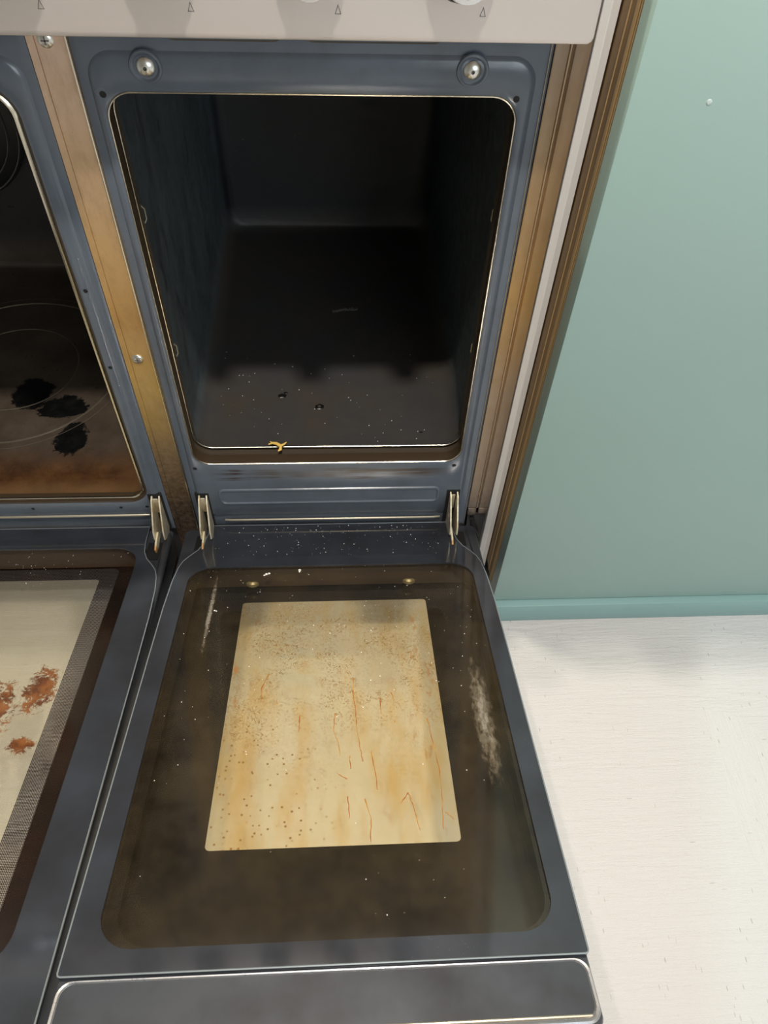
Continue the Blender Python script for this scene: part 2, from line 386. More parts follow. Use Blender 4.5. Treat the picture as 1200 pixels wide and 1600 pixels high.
def dot_print(name, pitch=.0022, size=.38):
    """halftone dots of black print on clear glass"""
    t = NT(name); t.n.remove(t.p)
    k = 2*math.pi/pitch; xyz = t.sep()
    a = t.math('ADD', xyz[0], xyz[1]); b = t.math('SUBTRACT', xyz[0], xyz[1])
    s1 = t.math('SINE', t.math('MULTIPLY', a, k*.7071)); s2 = t.math('SINE', t.math('MULTIPLY', b, k*.7071))
    d = t.math('GREATER_THAN', t.math('MULTIPLY', s1, s2), size)      # clear holes
    tr = t.n.new('ShaderNodeBsdfTransparent'); df = t.n.new('ShaderNodeBsdfDiffuse'); df.inputs[0].default_value = (.012, .010, .009, 1)
    m1 = t.n.new('ShaderNodeMixShader'); t.link(d, m1.inputs[0]); t.link(df.outputs[0], m1.inputs[1]); t.link(tr.outputs[0], m1.inputs[2])
    gl = t.n.new('ShaderNodeBsdfGlossy'); gl.inputs['Roughness'].default_value = .06
    m2 = t.n.new('ShaderNodeMixShader'); t.link(fres(t), m2.inputs[0]); t.link(m1.outputs[0], m2.inputs[1]); t.link(gl.outputs[0], m2.inputs[2])
    t.link(m2.outputs[0], t.out.inputs[0]); return t.m
G_CLEAR = inner_clear('greasy_clear_glass')
G_CLEARL = inner_clear('greasy_clear_glass_left', film=(.16, .06, .03), amt=(.04, .10), scuffs=False)
G_WIN = window_pane('window_glass_yellow'); G_WINL = window_pane('window_glass_left', 'left')
G_DOTS = dot_print('dot_print', .0022, .10); G_DOTS2 = dot_print('dot_print_fine', .0016, .2)
G_BLACK = simple('black_printed_glass', (.012, .011, .010), .12)

# ------------------------------------------------------------------ the setting
def struct(o): o['kind'] = 'structure'; return o
FLOOR = NT('white_painted_floor')
if True:
    t = FLOOR; xyz = t.sep()
    base = t.mix(t.ramp(t.noise(1.4, 3), [(.35, 0), (.65, 1)]), (.535, .512, .498), (.565, .550, .540))
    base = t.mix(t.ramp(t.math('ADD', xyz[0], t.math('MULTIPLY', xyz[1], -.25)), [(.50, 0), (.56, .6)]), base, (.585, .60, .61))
    # direction of the brush marks changes from patch to patch
    wob = t.math('MULTIPLY', t.math('SUBTRACT', t.noise(9, 2), .5), .05)
    right = t.math('GREATER_THAN', t.math('ADD', t.math('ADD', xyz[0], t.math('MULTIPLY', xyz[1], .08)), wob), .448)
    upper = t.math('GREATER_THAN', t.math('ADD', t.math('ADD', xyz[1], t.math('MULTIPLY', xyz[0], .35)), wob), -.055)
    b1 = t.noise(1, 6, .7, co=t.map(scale=(9, 95, 1), rot=(0, 0, R(-11))))
    b2 = t.noise(1, 5, .6, co=t.map(scale=(120, 9, 1), rot=(0, 0, R(4))))
    b3 = t.noise(1, 5, .65, co=t.map(scale=(18, 170, 1), rot=(0, 0, R(-38))))
    h = t.mix(right, b1, b2); h = t.mix(upper, h, b3)
    fine = t.noise(420, 4, .7)
    hh = t.math('ADD', h, t.math('MULTIPLY', fine, .35))
    scr = t.ramp(t.voro(1, co=t.map(scale=(30, 160, 1), rot=(0, 0, R(-14)))).outputs['Distance'], [(.10, 1), (.15, 0)])
    scr = t.math('MULTIPLY', scr, t.ramp(t.noise(9, 3), [(.54, 0), (.64, 1)]))
    base = t.mix(t.math('MULTIPLY', scr, .6), base, (.33, .29, .26))
    s2 = t.ramp(t.voro(1, co=t.map(scale=(170, 34, 1), rot=(0, 0, R(22)))).outputs['Distance'], [(.08, 1), (.12, 0)])
    base = t.mix(t.math('MULTIPLY', t.math('MULTIPLY', s2, t.ramp(t.noise(5, 3), [(.5, 0), (.6, 1)])), .7), base, (.30, .26, .23))
    gm = t.ramp(t.noise(1, 7, .8, co=t.map(scale=(16, 120, 1), rot=(0, 0, R(-8)))), [(.54, 0), (.70, .38)]); base = t.mix(gm, base, (.55, .50, .47))
    t.set(col=base, rough=.45, spec=.4); t.bump(hh, .6, .0030); FLOOR = t.m
fl = MB(); fl.box(-2.5, 2.5, -3.1, .65, -.03, 0); struct(fl.build('floor', FLOOR))
WALL = simple('white_wall_paint', (.72, .71, .68), .8)
TILE = simple('sage_splash_wall', (.46, .50, .44), .4)
CEIL = simple('ceiling_paint', (.82, .81, .79), .85)
wb = MB(); wb.box(-2.5, 2.5, .62, .68, 0, 2.6); struct(wb.build('wall_back', TILE))
wl_ = MB(); wl_.box(-2.56, -2.5, -3.1, .62, 0, 2.6); struct(wl_.build('wall_left', WALL))
wr = MB(); wr.box(2.5, 2.56, -3.1, .62, 0, 2.6); struct(wr.build('wall_right', WALL))
wf = MB()
for a in ((-2.5, .55, 0, 2.6), (2.45, 2.5, 0, 2.6), (.55, 2.45, 0, .65), (.55, 2.45, 2.25, 2.6)): wf.box(a[0], a[1], -3.16, -3.1, a[2], a[3])
struct(wf.build('wall_front', WALL))
ce = MB(); ce.box(-2.5, 2.5, -3.1, .62, 2.6, 2.65); struct(ce.build('ceiling', CEIL))
WHITEF = simple('white_window_frame', (.8, .8, .78), .4)
wn = MB()
for a in ((.55, 2.45, .65, .70), (.55, 2.45, 2.2, 2.25), (.55, .60, .70, 2.2), (2.4, 2.45, .70, 2.2), (1.475, 1.525, .70, 2.2)): wn.box(a[0], a[1], -3.14, -3.09, a[2], a[3])
struct(wn.build('window_1', WHITEF, bevel=.004))
cl = MB(); cl.lathe([(.06, 0), (.062, .012), (.045, .016), (.043, .0)], (.07, -.87, 2.6), (0, 0, -1), cap=False)
tag(cl.build('ceiling_light', WHITEF), 'small round white ceiling downlight above the floor before the cooker', 'lamp')

HD = empty('range_hood', (-.12, .35, 1.61), 'slim white extractor hood with two lamps fixed on the wall above the cooker', 'cooker hood')
m = MB(); m.box(-.45, .19, -.06, .62, 1.61, 1.68); m.build('hood_body', WHITEF, HD, bevel=.006)
m = MB(); m.box(-.27, .02, .35, .62, 1.68, 2.6); m.build('chimney', WHITEF, HD, bevel=.003)
for hx in (-.30, .12):
    m = MB(); m.lathe([(.030, 0), (.030, .004), (.024, .005), (.022, .0)], (hx, -.004, 1.61), (0, 0, -1), cap=False); m.build('lamp_ring', WHITEF, HD)

# ------------------------------------------------------------------ range cooker
RC = empty('range_cooker', (-.265, .25, 0), 'stainless steel double oven cooker, both dark oven doors open, beside the green cabinet', 'cooker')
XL, XR = -.745, .1915
# outer body
b = MB()
b.box(XL, XL+.01, .03, .58, .02, .86); b.box(XR-.004, XR, .03, .58, .02, .86); b.box(XL, XR, .57, .58, .02, .86); b.box(XL, XR, .03, .58, .02, .03)
b.build('outer_casing', DARKMETAL, RC)
b = MB(); b.box(XL, XR, -.03, .58, .86, .885); b.build('hob_top', S_PANEL, RC, bevel=.003)
b = MB(); b.box(XL, XR, .012, .03, .02, .128); b.build('kick_panel', BLACKP, RC, bevel=.001)
# feet
for x in (-.68, .14):
    b = MB(); b.lathe([(.02, 0), (.02, .004), (.011, .006), (.011, .02)], (x, .06, 0), (0, 0, 1)); b.build('foot', BLACKP, RC)
# control panel: bevelled steel fascia with a folded lower edge
cp = MB()
prof = [(0, .7500), (-.0535, .7478), (-.0550, .7492), (-.0515, .8620), (-.040, .8700), (0, .8720)]
pts = rr(XL, .1745, .748, .872, [.004, .004, .006, .006], 5)
rings = [ringy([(x, z) for x, z in rr(XL+.0025, .1720, .7500, .870, [.003]*4, 5)], -.0550), ringy(rr(XL+.0008, .1737, .7483, .8715, .0045, 5), -.0545), ringy(rr(XL, .1745, .7475, .872, .005, 5), -.0530), ringy(rr(XL, .1745, .7475, .872, .005, 5), .0)]
cp.loft(rings, cap0=True)
PANEL = cp.build('control_panel', S_PANEL, RC)
# triangle marks printed under the knobs
def tri_mark(cx, cz):
    m = MB(); y = -.05515; w_, h_, t_ = .0021, .0058, .00035
    P = [(-w_, 0), (w_, 0), (0, h_)]; Q = [(-w_+t_*1.6, t_), (w_-t_*1.6, t_), (0, h_-t_*3.2)]
    v = [(cx+a, y, cz+c) for a, c in P]+[(cx+a, y, cz+c) for a, c in Q]
    m.add(v, [(0, 1, 4, 3), (1, 2, 5, 4), (2, 0, 3, 5)]); m.build('knob_mark', PRINTK, PANEL)
for cx in (-.1890, -.0940, .0010, .0962, -.2840): tri_mark(cx, .7640)
# knobs
def knob(cx, cz=.7962):
    k = MB(); r = .0205
    k.lathe([(r+.0012, 0), (r+.0012, .010), (r, .0125), (r-.0022, .0132)], (cx, -.055, cz), mi=0)
    k.lathe([(r-.0022, .0132), (r-.0030, .0150), (r-.0048, .017), (r-.0055, .032), (r-.007, .036), (.0001, .037)], (cx, -.055, cz), mi=1)
    o = k.build('knob', [BLACKP, CHROME], RC)
    g = MB(); g.box(cx-.0030, cx+.0030, -.0945, -.090, cz-.010, cz+.012); g.build('grip', CHROME, o, bevel=.0015)
    return o
k0 = knob(.0800)
def copytree(o, dx, parent):
    c = o.copy(); COL.objects.link(c); adopt(c, parent); c.location.x += dx
    for ch in o.children:
        d = ch.copy(); COL.objects.link(d); d.parent = c
    return c
for cx in (-.0160, -.1110, -.2050, -.3000, -.5850, -.6800): copytree(k0, cx-.0800, RC)
# timer display left of the knobs
d = MB(); d.loft([ringy(rr(-.530, -.405, .775, .822, .006, 5), -.0552), ringy(rr(-.5295, -.4055, .7755, .8215, .006, 5), -.0568)], cap1=True)
TD = d.build('timer_display', simple('display_glass', (.01, .011, .012), .06), RC)
DIG = NT('lit_digits'); DIG.p.inputs['Emission Color'].default_value = (.85, .95, 1, 1); DIG.p.inputs['Emission Strength'].default_value = 3.5; DIG = DIG.m
SEG = {'0': 'abcdef', '1': 'bc', '2': 'abged', '4': 'fgbc'}
dg = MB()
def digit(ch, x, z, w_=.007, h_=.014, t_=.0016):
    S = dict(a=(0, w_, h_-t_, h_), g=(0, w_, h_/2-t_/2, h_/2+t_/2), d=(0, w_, 0, t_), f=(0, t_, h_/2, h_), b=(w_-t_, w_, h_/2, h_), e=(0, t_, 0, h_/2), c=(w_-t_, w_, 0, h_/2))
    for s_ in SEG[ch]:
        q = S[s_]; dg.box(x+q[0], x+q[1], -.0572, -.0567, z+q[2], z+q[3])
for ch, x in (('1', -.486), ('0', -.474), ('2', -.454), ('1', -.442)): digit(ch, x, .791)
dg.box(-.4625, -.4610, -.0572, -.0567, .794, .7955); dg.box(-.4625, -.4610, -.0572, -.0567, .800, .8015)
dg.build('digits', DIG, TD)

# ---- front frames
GREASE = simple('burnt_brown_edge', (.050, .032, .016), .45)
def front_frame(xo0, xo1, zt, zb, px, pz, op, r_op, name, rim=None):
    """xo: outer edges, px/pz: raised plateau, op: opening (x0, x1, z0, z1)"""
    n = 8
    m = MB()
    rg = [ringy(rr(xo0, xo1, zb, zt, .0002, n), .004),
          ringy(rr(xo0, xo1, zb, zt, .0008, n), .0005),
          ringy(rr(xo0+.001, xo1-.001, zb+.001, zt-.001, .002, n), 0),
          ringy(rr(px[0], px[1], pz[0], pz[1], .020, n), 0),
          ringy(rr(px[0]+.0015, px[1]-.0015, pz[0]+.0015, pz[1]-.0015, .019, n), -.0016),
          ringy(rr(px[0]+.0040, px[1]-.0040, pz[0]+.004, pz[1]-.004, .017, n), -.0030),
          ringy(rr(op[0]-.0022, op[1]+.0022, op[2]-.0022, op[3]+.0022, r_op+.002, n), -.0030),
          ringy(rr(op[0]-.0006, op[1]+.0006, op[2]-.0006, op[3]+.0006, r_op+.0005, n), -.0022),
          ringy(rr(op[0], op[1], op[2], op[3], r_op, n), 0),
          ringy(rr(op[0], op[1], op[2], op[3], r_op, n), .014)]
    m.loft(rg, mis=[0]*8+[1])
    f = m.build(name, [E_FRAME, GREASE], RC)
    t_ = MB(); t_.tube(ringy(rr(op[0]+.0003, op[1]-.0003, op[2]+.0003, op[3]-.0003, r_op, n), -.0015), .0009, closed=True, n=6)
    t_.build('rim', rim, f)
    return f
FR = front_frame(-.1945, .1625, .745, .129, (-.1870, .1530), (.158, .7185), (-.1790, .1420, .2590, .6900), .021, 'front_frame', RIM)
FL = front_frame(-.715, -.2255, .745, .129, (-.708, -.2330), (.158, .7150), (-.700, -.2465, .1900, .6950), .026, 'front_frame', GREASE)
# gasket gap behind each opening
def gasket(op, r, y0, y1, nm='gasket', mat=None):
    m = MB(); g = .006
    m.loft([ringy(rr(op[0]-.004, op[1]+.004, op[2]-.004, op[3]+.004, r+.004), y0), ringy(rr(op[0]-.001, op[1]+.001, op[2]-.001, op[3]+.001, r), y1)])
    return m.build(nm, mat or simple('brown_gasket', (.055, .038, .022), .6), RC)
gasket((-.179, .142, .259, .690), .021, .010, .034)
gasket((-.700, -.2465, .190, .695), .026, .002, .0065, mat=simple('black_gasket', (.012, .010, .008), .5))
# oven liners: lip, walls, floor, rounded back
def cavity(op, yl, yb, mat, rim_r, nm, wid):
    m = MB(); n = 8
    def q(e, y, r): return ringy(rr(op[0]-e, op[1]+e, op[2]-e*.25, op[3]+e, r, n), y)
    m.loft([q(-.001, yl-.002, .022), q(0, yl, .022), q(.003, yl+.012, .022), q(wid, yl+.03, .024), q(wid, yb-.02, .024), q(wid-.006, yb-.005, .03), q(wid-.018, yb, .03)], cap1=True)
    o = m.build(nm, mat, RC, angle=60)
    t_ = MB(); t_.tube(ringy(rr(op[0], op[1], op[2], op[3], .022, n), yl-.001), rim_r, closed=True, n=8)
    t_.build('rim', RIM, o); return o
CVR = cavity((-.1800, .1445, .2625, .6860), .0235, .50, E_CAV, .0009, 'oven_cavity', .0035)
CVL = cavity((-.692, -.2522, .1880, .6880), .0070, .50, E_CAVL, .0026, 'oven_cavity', .006)
# small shelf clips near the front and a scrape of residue in the right cavity
for s_, X in ((1, -.1818), (-1, .1466)):
    for z in (.395, .555):
        m = MB(); m.tube([(X, .034, z), (X+s_*.0035, .036, z+.006), (X+s_*.0035, .036, z+.016), (X, .034, z+.022)], .0011)
        m.build('shelf_clip', simple('clip_metal', (.30, .29, .24), .35, .8), CVR)
m = MB()
def flat_blob(m, cx, cy, z, rx, ry, n=14, hole=False, jit=.25):
    ro = [(cx+math.cos(2*math.pi*i/n)*rx*(1+random.uniform(-jit, jit)), cy+math.sin(2*math.pi*i/n)*ry*(1+random.uniform(-jit, jit))) for i in range(n)]
    r0 = [(x, y, z) for x, y in ro]; r1 = [(cx+(x-cx)*.8, cy+(y-cy)*.8, z+.0006) for x, y in ro]; r2 = [(cx+(x-cx)*.45, cy+(y-cy)*.45, z+.0004) for x, y in ro]
    m.loft([r0, r1, r2]+([[(cx+(x-cx)*.35, cy+(y-cy)*.35, z) for x, y in ro]] if hole else []), cap1=not hole)
ZF = .2619
flat_blob(m, -.030, .092, ZF, .0062, .0055, hole=True); flat_blob(m, -.078, .113, ZF, .0058, .0045); flat_blob(m, -.074, .118, ZF, .003, .002)
flat_blob(m, .098, .045, ZF, .002, .0015)
o = m.build('burnt_residue', simple('burnt', (.008, .007, .006), .35), CVR); o['kind'] = 'stuff'
m = MB()
for i in range(26):
    a = i/25; flat_blob(m, -.012+a*.034+random.uniform(-.001, .001), .286+a*.006+random.uniform(-.002, .002), ZF, .0016, .0022, 7, jit=.5)
o = m.build('dried_spill', simple('dried_spill', (.16, .155, .14), .7), CVR); o['kind'] = 'stuff'
# left cavity: pressed rings in the floor, fan cover on the back
m = MB()
cx, cy, zf = -.475, .255, .1855
for r_, w2 in ((.087, .0015), (.150, .0020), (.162, .0012)):
    m.tube([(cx+math.cos(a*math.pi/36)*r_, cy+math.sin(a*math.pi/36)*r_, zf) for a in range(72)], w2, closed=True, n=6)
m.build('floor_ring', simple('worn_ring', (.20, .165, .12), .3, .5), CVL)
m = MB(); fx, fz = -.560, .43
m.lathe([(.115, 0), (.115, .012), (.108, .016), (.02, .018)], (fx, .5, fz), n=48)
fc = m.build('fan_cover', simple('dark_fan', (.02, .02, .02), .35), CVL)
m = MB()
for r_ in (.035, .055, .075, .095, .110):
    m.tube([(fx+math.cos(a*math.pi/30)*r_, .481, fz+math.sin(a*math.pi/30)*r_) for a in range(60)], .0014, closed=True, n=6)
tag(m.build('fan_ring', simple('fan_ring', (.25, .24, .22), .25, .7), CVL), None)

# ---- posts and side trim
m = MB()
m.add([(-.2248, .004, .03), (-.2248, 0, .03), (-.2192, 0, .03), (-.2188, .0009, .03), (-.2184, 0, .03), (-.1972, 0, .03), (-.1966, -.0022, .03), (-.1952, -.0024, .03), (-.1948, .004, .03)]
      + [(-.2248, .004, .748), (-.2248, 0, .748), (-.2192, 0, .748), (-.2188, .0009, .748), (-.2184, 0, .748), (-.1972, 0, .748), (-.1966, -.0022, .748), (-.1952, -.0024, .748), (-.1948, .004, .748)],
      [(i, i+1, 10+i, 9+i) for i in range(8)])
POST = m.build('centre_post', S_POST, RC, angle=25)
m = MB(); m.tube([(-.1958, -.0024, .13), (-.1958, -.0024, .747)], .0007, n=6); m.build('bright_edge', RIM, POST)
def screw(c, r, parent, nm='screw'):
    m = MB(); m.lathe([(r, 0), (r, .0008), (r*.85, .0018), (r*.5, .0024), (.0001, .0026)], c, n=20)
    x, y, z = c
    m.box(x-r*.5, x+r*.5, y-.00275, y-.0018, z-r*.09, z+r*.09, 1); m.box(x-r*.09, x+r*.09, y-.00275, y-.0018, z-r*.5, z+r*.5, 1)
    return m.build(nm, [SCREW, PRINTK], parent)
screw((-.2111, 0, .4240), .0058, POST); screw((-.2107, 0, .7250), .0058, POST)
# dimpled screws at the top of the right frame
for x, z in ((-.1423, .7085), (.1024, .7090)):
    m = MB(); m.lathe([(.0125, 0), (.0118, .0012), (.0105, .0014), (.0090, .0002), (.0082, -.0012), (.0001, -.0012)], (x, -.0030, z), n=28)
    dm = m.build('screw_dimple', E_FRAME, FR)
    m = MB(); m.lathe([(.0070, -.0012), (.0070, .0004), (.0064, .0012), (.0050, .0024), (.0030, .0032), (.0014, .0034), (.0011, .0024), (.0001, .0022)], (x, -.0030, z), n=22, mis=[0, 0, 0, 0, 0, 1, 1])
    m.build('screw', [SCREW, simple('screw_dark', (.12, .12, .1), .4, .8)], FR)
for x, z in ((-.1785, .6885), (.1393, .6885), (-.1797, .2535), (.1355, .2535)):
    m = MB(); m.lathe([(.0026, .0002), (.0001, .0003)], (x, -.0030, z), n=14); m.build('hole', BLACK, FR)
for x, z in ((-.2400, .5100), (-.2405, .4150), (-.2520, .181), (-.285, .180), (-.395, .180), (-.2425, .20)):
    m = MB(); m.lathe([(.0022, .0002), (.0001, .0006)], (x, -.0030, z), n=10); m.build('burnt_speck', BLACK, FL)
# slots between panel and frame
m = MB()
for a, c_ in ((-.125, -.040), (-.024, .078)):
    m.loft([ringy(rr(a, c_, .726, .7455, .006), -.0006), ringy(rr(a+.001, c_-.001, .727, .7455, .006), .0003)], cap1=True)
m.build('vent_slot', simple('brown_slot', (.10, .075, .045), .5), FR)
# embossed panel under the opening
def emboss(x0, x1, z0, z1, par):
    m = MB()
    m.loft([ringy(rr(x0, x1, z0, z1, .008), -.0028), ringy(rr(x0+.0008, x1-.0008, z0+.0008, z1-.0008, .0078), -.0044),
            ringy(rr(x0+.0028, x1-.0028, z0+.0028, z1-.0028, .006), -.0048), ringy(rr(x0+.0045, x1-.0045, z0+.0045, z1-.0045, .005), -.0034)], cap1=True)
    return m.build('embossed_panel', E_FRAME, par)
emboss(-.1585, .1225, .183, .2135, FR)
# folded ledges low on the frames
def ledge(x0, x1, z, par, r_=.0016):
    m = MB(); m.tube([(x0, -.002, z-.001), (x0+.008, -.0036, z), ((x0+x1)/2, -.0038, z), (x1-.008, -.0036, z), (x1, -.002, z-.001)], r_)
    m.build('ledge', RIMD, par)
RIMD = simple('dull_edge', (.42, .38, .30), .35, .7)
ledge(-.157, .127, .1500, FR); ledge(-.69, -.252, .1640, FL, .0018)

# right side trim with a raised bead, and its foot
m = MB()
prof = [(.1632, .004), (.1632, -.0005), (.1640, -.0008), (.1742, 0), (.1750, -.0014), (.1758, -.0016), (.1766, -.0005), (.1782, .0006), (.1790, -.0004), (.1905, -.0002), (.1910, .004)]
n_ = len(prof)
m.add([(x, y, .165) for x, y in prof]+[(x, y, .748) for x, y in prof], [(i, i+1, n_+i+1, n_+i) for i in range(n_-1)])
TRIM = m.build('side_trim', S_TRIM, RC, angle=20)
m = MB(); m.tube([(.1752, -.0014, .166), (.1752, -.0014, .747)], .0008, n=6); m.build('trim_bead', simple('tan_bead', (.55, .42, .27), .3, .6), TRIM)
m = MB(); m.box(.1640, .1750, -.0015, .004, .150, .1635); m.box(.1780, .1900, -.0010, .004, .152, .1635); m.build('trim_foot', S_TRIM, RC, bevel=.0008)
m = MB(); m.prism([(.166, .004, .148), (.190, .004, .148), (.190, .004, .030), (.170, .004, .030)], (0, .004, 0)); m.tube([(.172, .0, .140), (.176, -.003, .120), (.184, -.002, .10)], .003); m.build('lower_bracket', BLACKP, RC)
m = MB(); m.tube([(.1545+.0060, -.0004, .13), (.1605, -.0004, .74)], .0006, n=6); m.build('seam_edge', RIMD, FR)

# ---- hinges (two per door): cheek plates, spacer, arm
def hinge(x, tilt=0., z0=.2050):
    m = MB()
    th = .0019
    for s_ in (-1, 1):
        xc = x+s_*.0044
        poly = [(xc, .006, z0), (xc, .006, .140), (xc, -.016, .134), (xc, -.040, .158), (xc, -.037, .171), (xc, -.010, z0-.004)]
        poly = [(a+(tilt if s_ > 0 else 0)*(b*-1/.04), b, c) for a, b, c in poly]
        m.prism(poly, (th, 0, 0), 0)
    m.prism([(x-.0030, .004, z0-.006), (x-.0030, .004, .165), (x-.0030, -.0045, .170), (x-.0030, -.0045, z0-.008)], (.006, 0, 0), 0)
    h = m.build('hinge', [HINGE], RC, bevel=.0003, segs=1)
    a = MB(); X_ = x-.0024
    a.prism([(X_, -.028, .160), (X_, -.028, .148), (X_, -.050, .146), (X_, -.0545, .149), (X_, -.0545, .1570), (X_, -.046, .1600)], (.0024, 0, 0))
    a.build('hinge_arm', ARM, h, bevel=.0004, segs=1)
    s = MB(); s.box(x-.0085, x+.0085, -.0036, .002, .134, z0+.0010); s.build('hinge_slot', BLACK, h)
hinge(-.1795, .0035); hinge(.1400, 0); hinge(-.2385, .004)

# ---- doors
TILT = -R(19)
def loop(pts): return [(x, -L) for x, L in pts]
def arcpts(cx, cy, r, a0, a1, n=6): return [(cx+r*math.cos(R(a0+(a1-a0)*i/n)), cy+r*math.sin(R(a0+(a1-a0)*i/n))) for i in range(n+1)]
def door(x0, x1, ap, win, clear, winmat, left_notch=True, dots=True, label=None, Lend=.612, band=None, bandmat=None, tilt=19, sheet_end=.5655, nshift=0.):
    """local frame of the door: x, y = -distance from the hinge, z = out of its inner face"""
    body = MB(); H = -.045; o_ = .0035; n = 6
    def q(x0_, x1_, L0, L1, r, h): return [(x, y, h) for x, y in rr(x0_, x1_, -L1, -L0, r, n)]
    ia = (ap[0]-.010, ap[1]+.010, ap[2]-.010, ap[3]+.010)
    body.loft([q(ia[0], ia[1], ia[2], ia[3], .02, -.040), q(ia[0], ia[1], ia[2], ia[3], .02, -.0048), q(x0+.012, x1-.012, .012, sheet_end-.006, .01, -.0048),
               q(x0+.0012, x1-.0012, .003, Lend-.001, .006, -.0048), q(x0, x1, .002, Lend, .007, -.0075), q(x0, x1, .002, Lend, .007, H+.004), q(x0+.002, x1-.002, .004, Lend-.002, .006, H+.0045), q(x0+.006, x1-.006, .008, Lend-.006, .006, H+.0045)], mis=[1, 0, 0, 0, 0, 0, 0])
    D = body.build('oven_door', [DARKMETAL, GREASE], None, angle=40)
    D.parent = RC; D.matrix_parent_inverse = Matrix.Translation(-RC.location); D.location = (0, -.005, .14); D.rotation_euler = (-R(tilt), 0, 0)
    # inner sheet: outline cut back around the hinges, rounded aperture
    s = .5*(x0+x1); hw = .5*(x1-x0)
    side = [(hw-.0325, 0.0), (hw-.0315, .022), (hw-.0290, .040), (hw-.0235, .054), (hw-.0145, .067), (hw-.0085, .077), (hw-.0050, .090), (hw-.0022, .115), (hw-.0004, .165), (hw, .25), (hw, .40), (hw, sheet_end-.0025), (hw-.0008, sheet_end-.0007), (hw-.0025, sheet_end)]
    side = [(a, L+nshift*min(1, L/.03)*max(0, 1-max(0, L-.09)/.15)) for a, L in side]
    out = [(s+a, L) for a, L in side]+[(s-a, L) for a, L in side[::-1]]
    hole = rr(ap[0], ap[1], -ap[3], -ap[2], ap[4], 10)
    fr_ = plate(loop(out), [hole], 'inner_panel', [G_BORDER], D, h=0, skirt=.0040, hole_skirt=.0018)
    e = MB(); ed = [(x, -L, -.0003) for x, L in out]
    e.tube(ed, .0007, closed=True, n=6); e.build('panel_edge', simple('glass_edge', (.30, .34, .36), .25, .4), D)
    # glass pane below the aperture
    plate(rr(ap[0]-.004, ap[1]+.004, -ap[3]-.004, -ap[2]+.004, ap[4], 10), [], 'inner_glass', [clear], D, h=-.0022)
    if dots:   # halftone print inside the aperture's edge
        plate(rr(ap[0], ap[1], -ap[3], -ap[2], ap[4], 10), [rr(ap[0]+dots[0], ap[1]-dots[1], -ap[3]+dots[2], -ap[2]-.004, ap[4], 10)], 'dot_print', [G_DOTS2], D, h=-.0026)
    # outer glass: black print with a clear window
    wl = rr(win[0], win[1], -win[3], -win[2], .0045, 5)
    oo = rr(x0, x1, -Lend+.001, -.004, .006, 5)
    if band:
        wb_ = rr(win[0]-band, win[1]+band, -win[3]-band, -win[2]+band, .008, 5)
        plate(oo, [wb_], 'outer_glass', [G_BLACK], D, h=H, skirt=.004)
        plate(wb_, [wl], 'mesh_print', [bandmat], D, h=H)
    else:
        plate(oo, [wl], 'outer_glass', [G_BLACK], D, h=H, skirt=.004)
    plate(wl, [], 'window_pane', [winmat], D, h=H)
    # end channel beyond the inner sheet
    ch = MB()
    ch.loft([q(x0+.001, x1-.001, sheet_end+.001, Lend-.0015, .010, -.0046), q(x0+.0020, x1-.0020, sheet_end+.0017, Lend-.0026, .010, -.0030), q(x0+.0036, x1-.0036, sheet_end+.0025, Lend-.0044, .0095, -.0034), q(x0+.0055, x1-.0055, sheet_end+.0035, Lend-.0075, .009, -.0068), q(x0+.010, x1-.010, sheet_end+.0085, Lend-.013, .007, -.0078)], cap1=True)
    ch.build('end_channel', GREYEND, D)
    e = MB(); e.tube([(x0+.008, -Lend+.0068, -.0045), (x1-.008, -Lend+.0068, -.0045)], .0011); e.build('channel_edge', RIMD, D)
    # slots for the hinge arms
    return D
DR = door(-.2095, .1745, (-.1890, .1560, .0900, .5480, .028), (-.1280, .1000, .1057, .4425), G_CLEAR, G_WIN, dots=(.012, .004, .002))
DL = door(-.7220, -.2245, (-.664, -.2600, .0430, .5500, .032), (-.6185, -.3180, .0520, .4950), G_CLEARL, G_WINL, dots=None, band=.0215, bandmat=G_DOTS, tilt=16.5, Lend=.652, sheet_end=.606, nshift=.012)
def slot(x, D, L0=.030, L1=.066):
    m = MB(); m.box(x-.0085, x+.0085, -L1, -L0, -.0040, -.0035); m.build('arm_slot', BLACK, D)
slot(-.1838, DR, .018, .049); slot(.1488, DR, .018, .049); slot(-.2440, DL, .030, .064)
# rounded flange at the left door's near corner
m = MB(); m.tube([(-.2310, -.012, -.006), (-.2290, -.03, -.003), (-.2280, -.10, -.006), (-.2270, -.16, -.010)], [.004, .0055, .0050, .003], n=12); m.build('side_flange', DARKMETAL, DL)
# screw heads seen under the glass near the hinge end
for x in (-.1180, .0810):
    m = MB(); m.lathe([(.0095, 0), (.0095, .004), (.007, .006), (.0001, .0062)], (x, -.075, -.038), (0, 0, 1), n=20)
    m.build('spacer', simple('brass_spacer', (.42, .34, .16), .4, .6), DR)
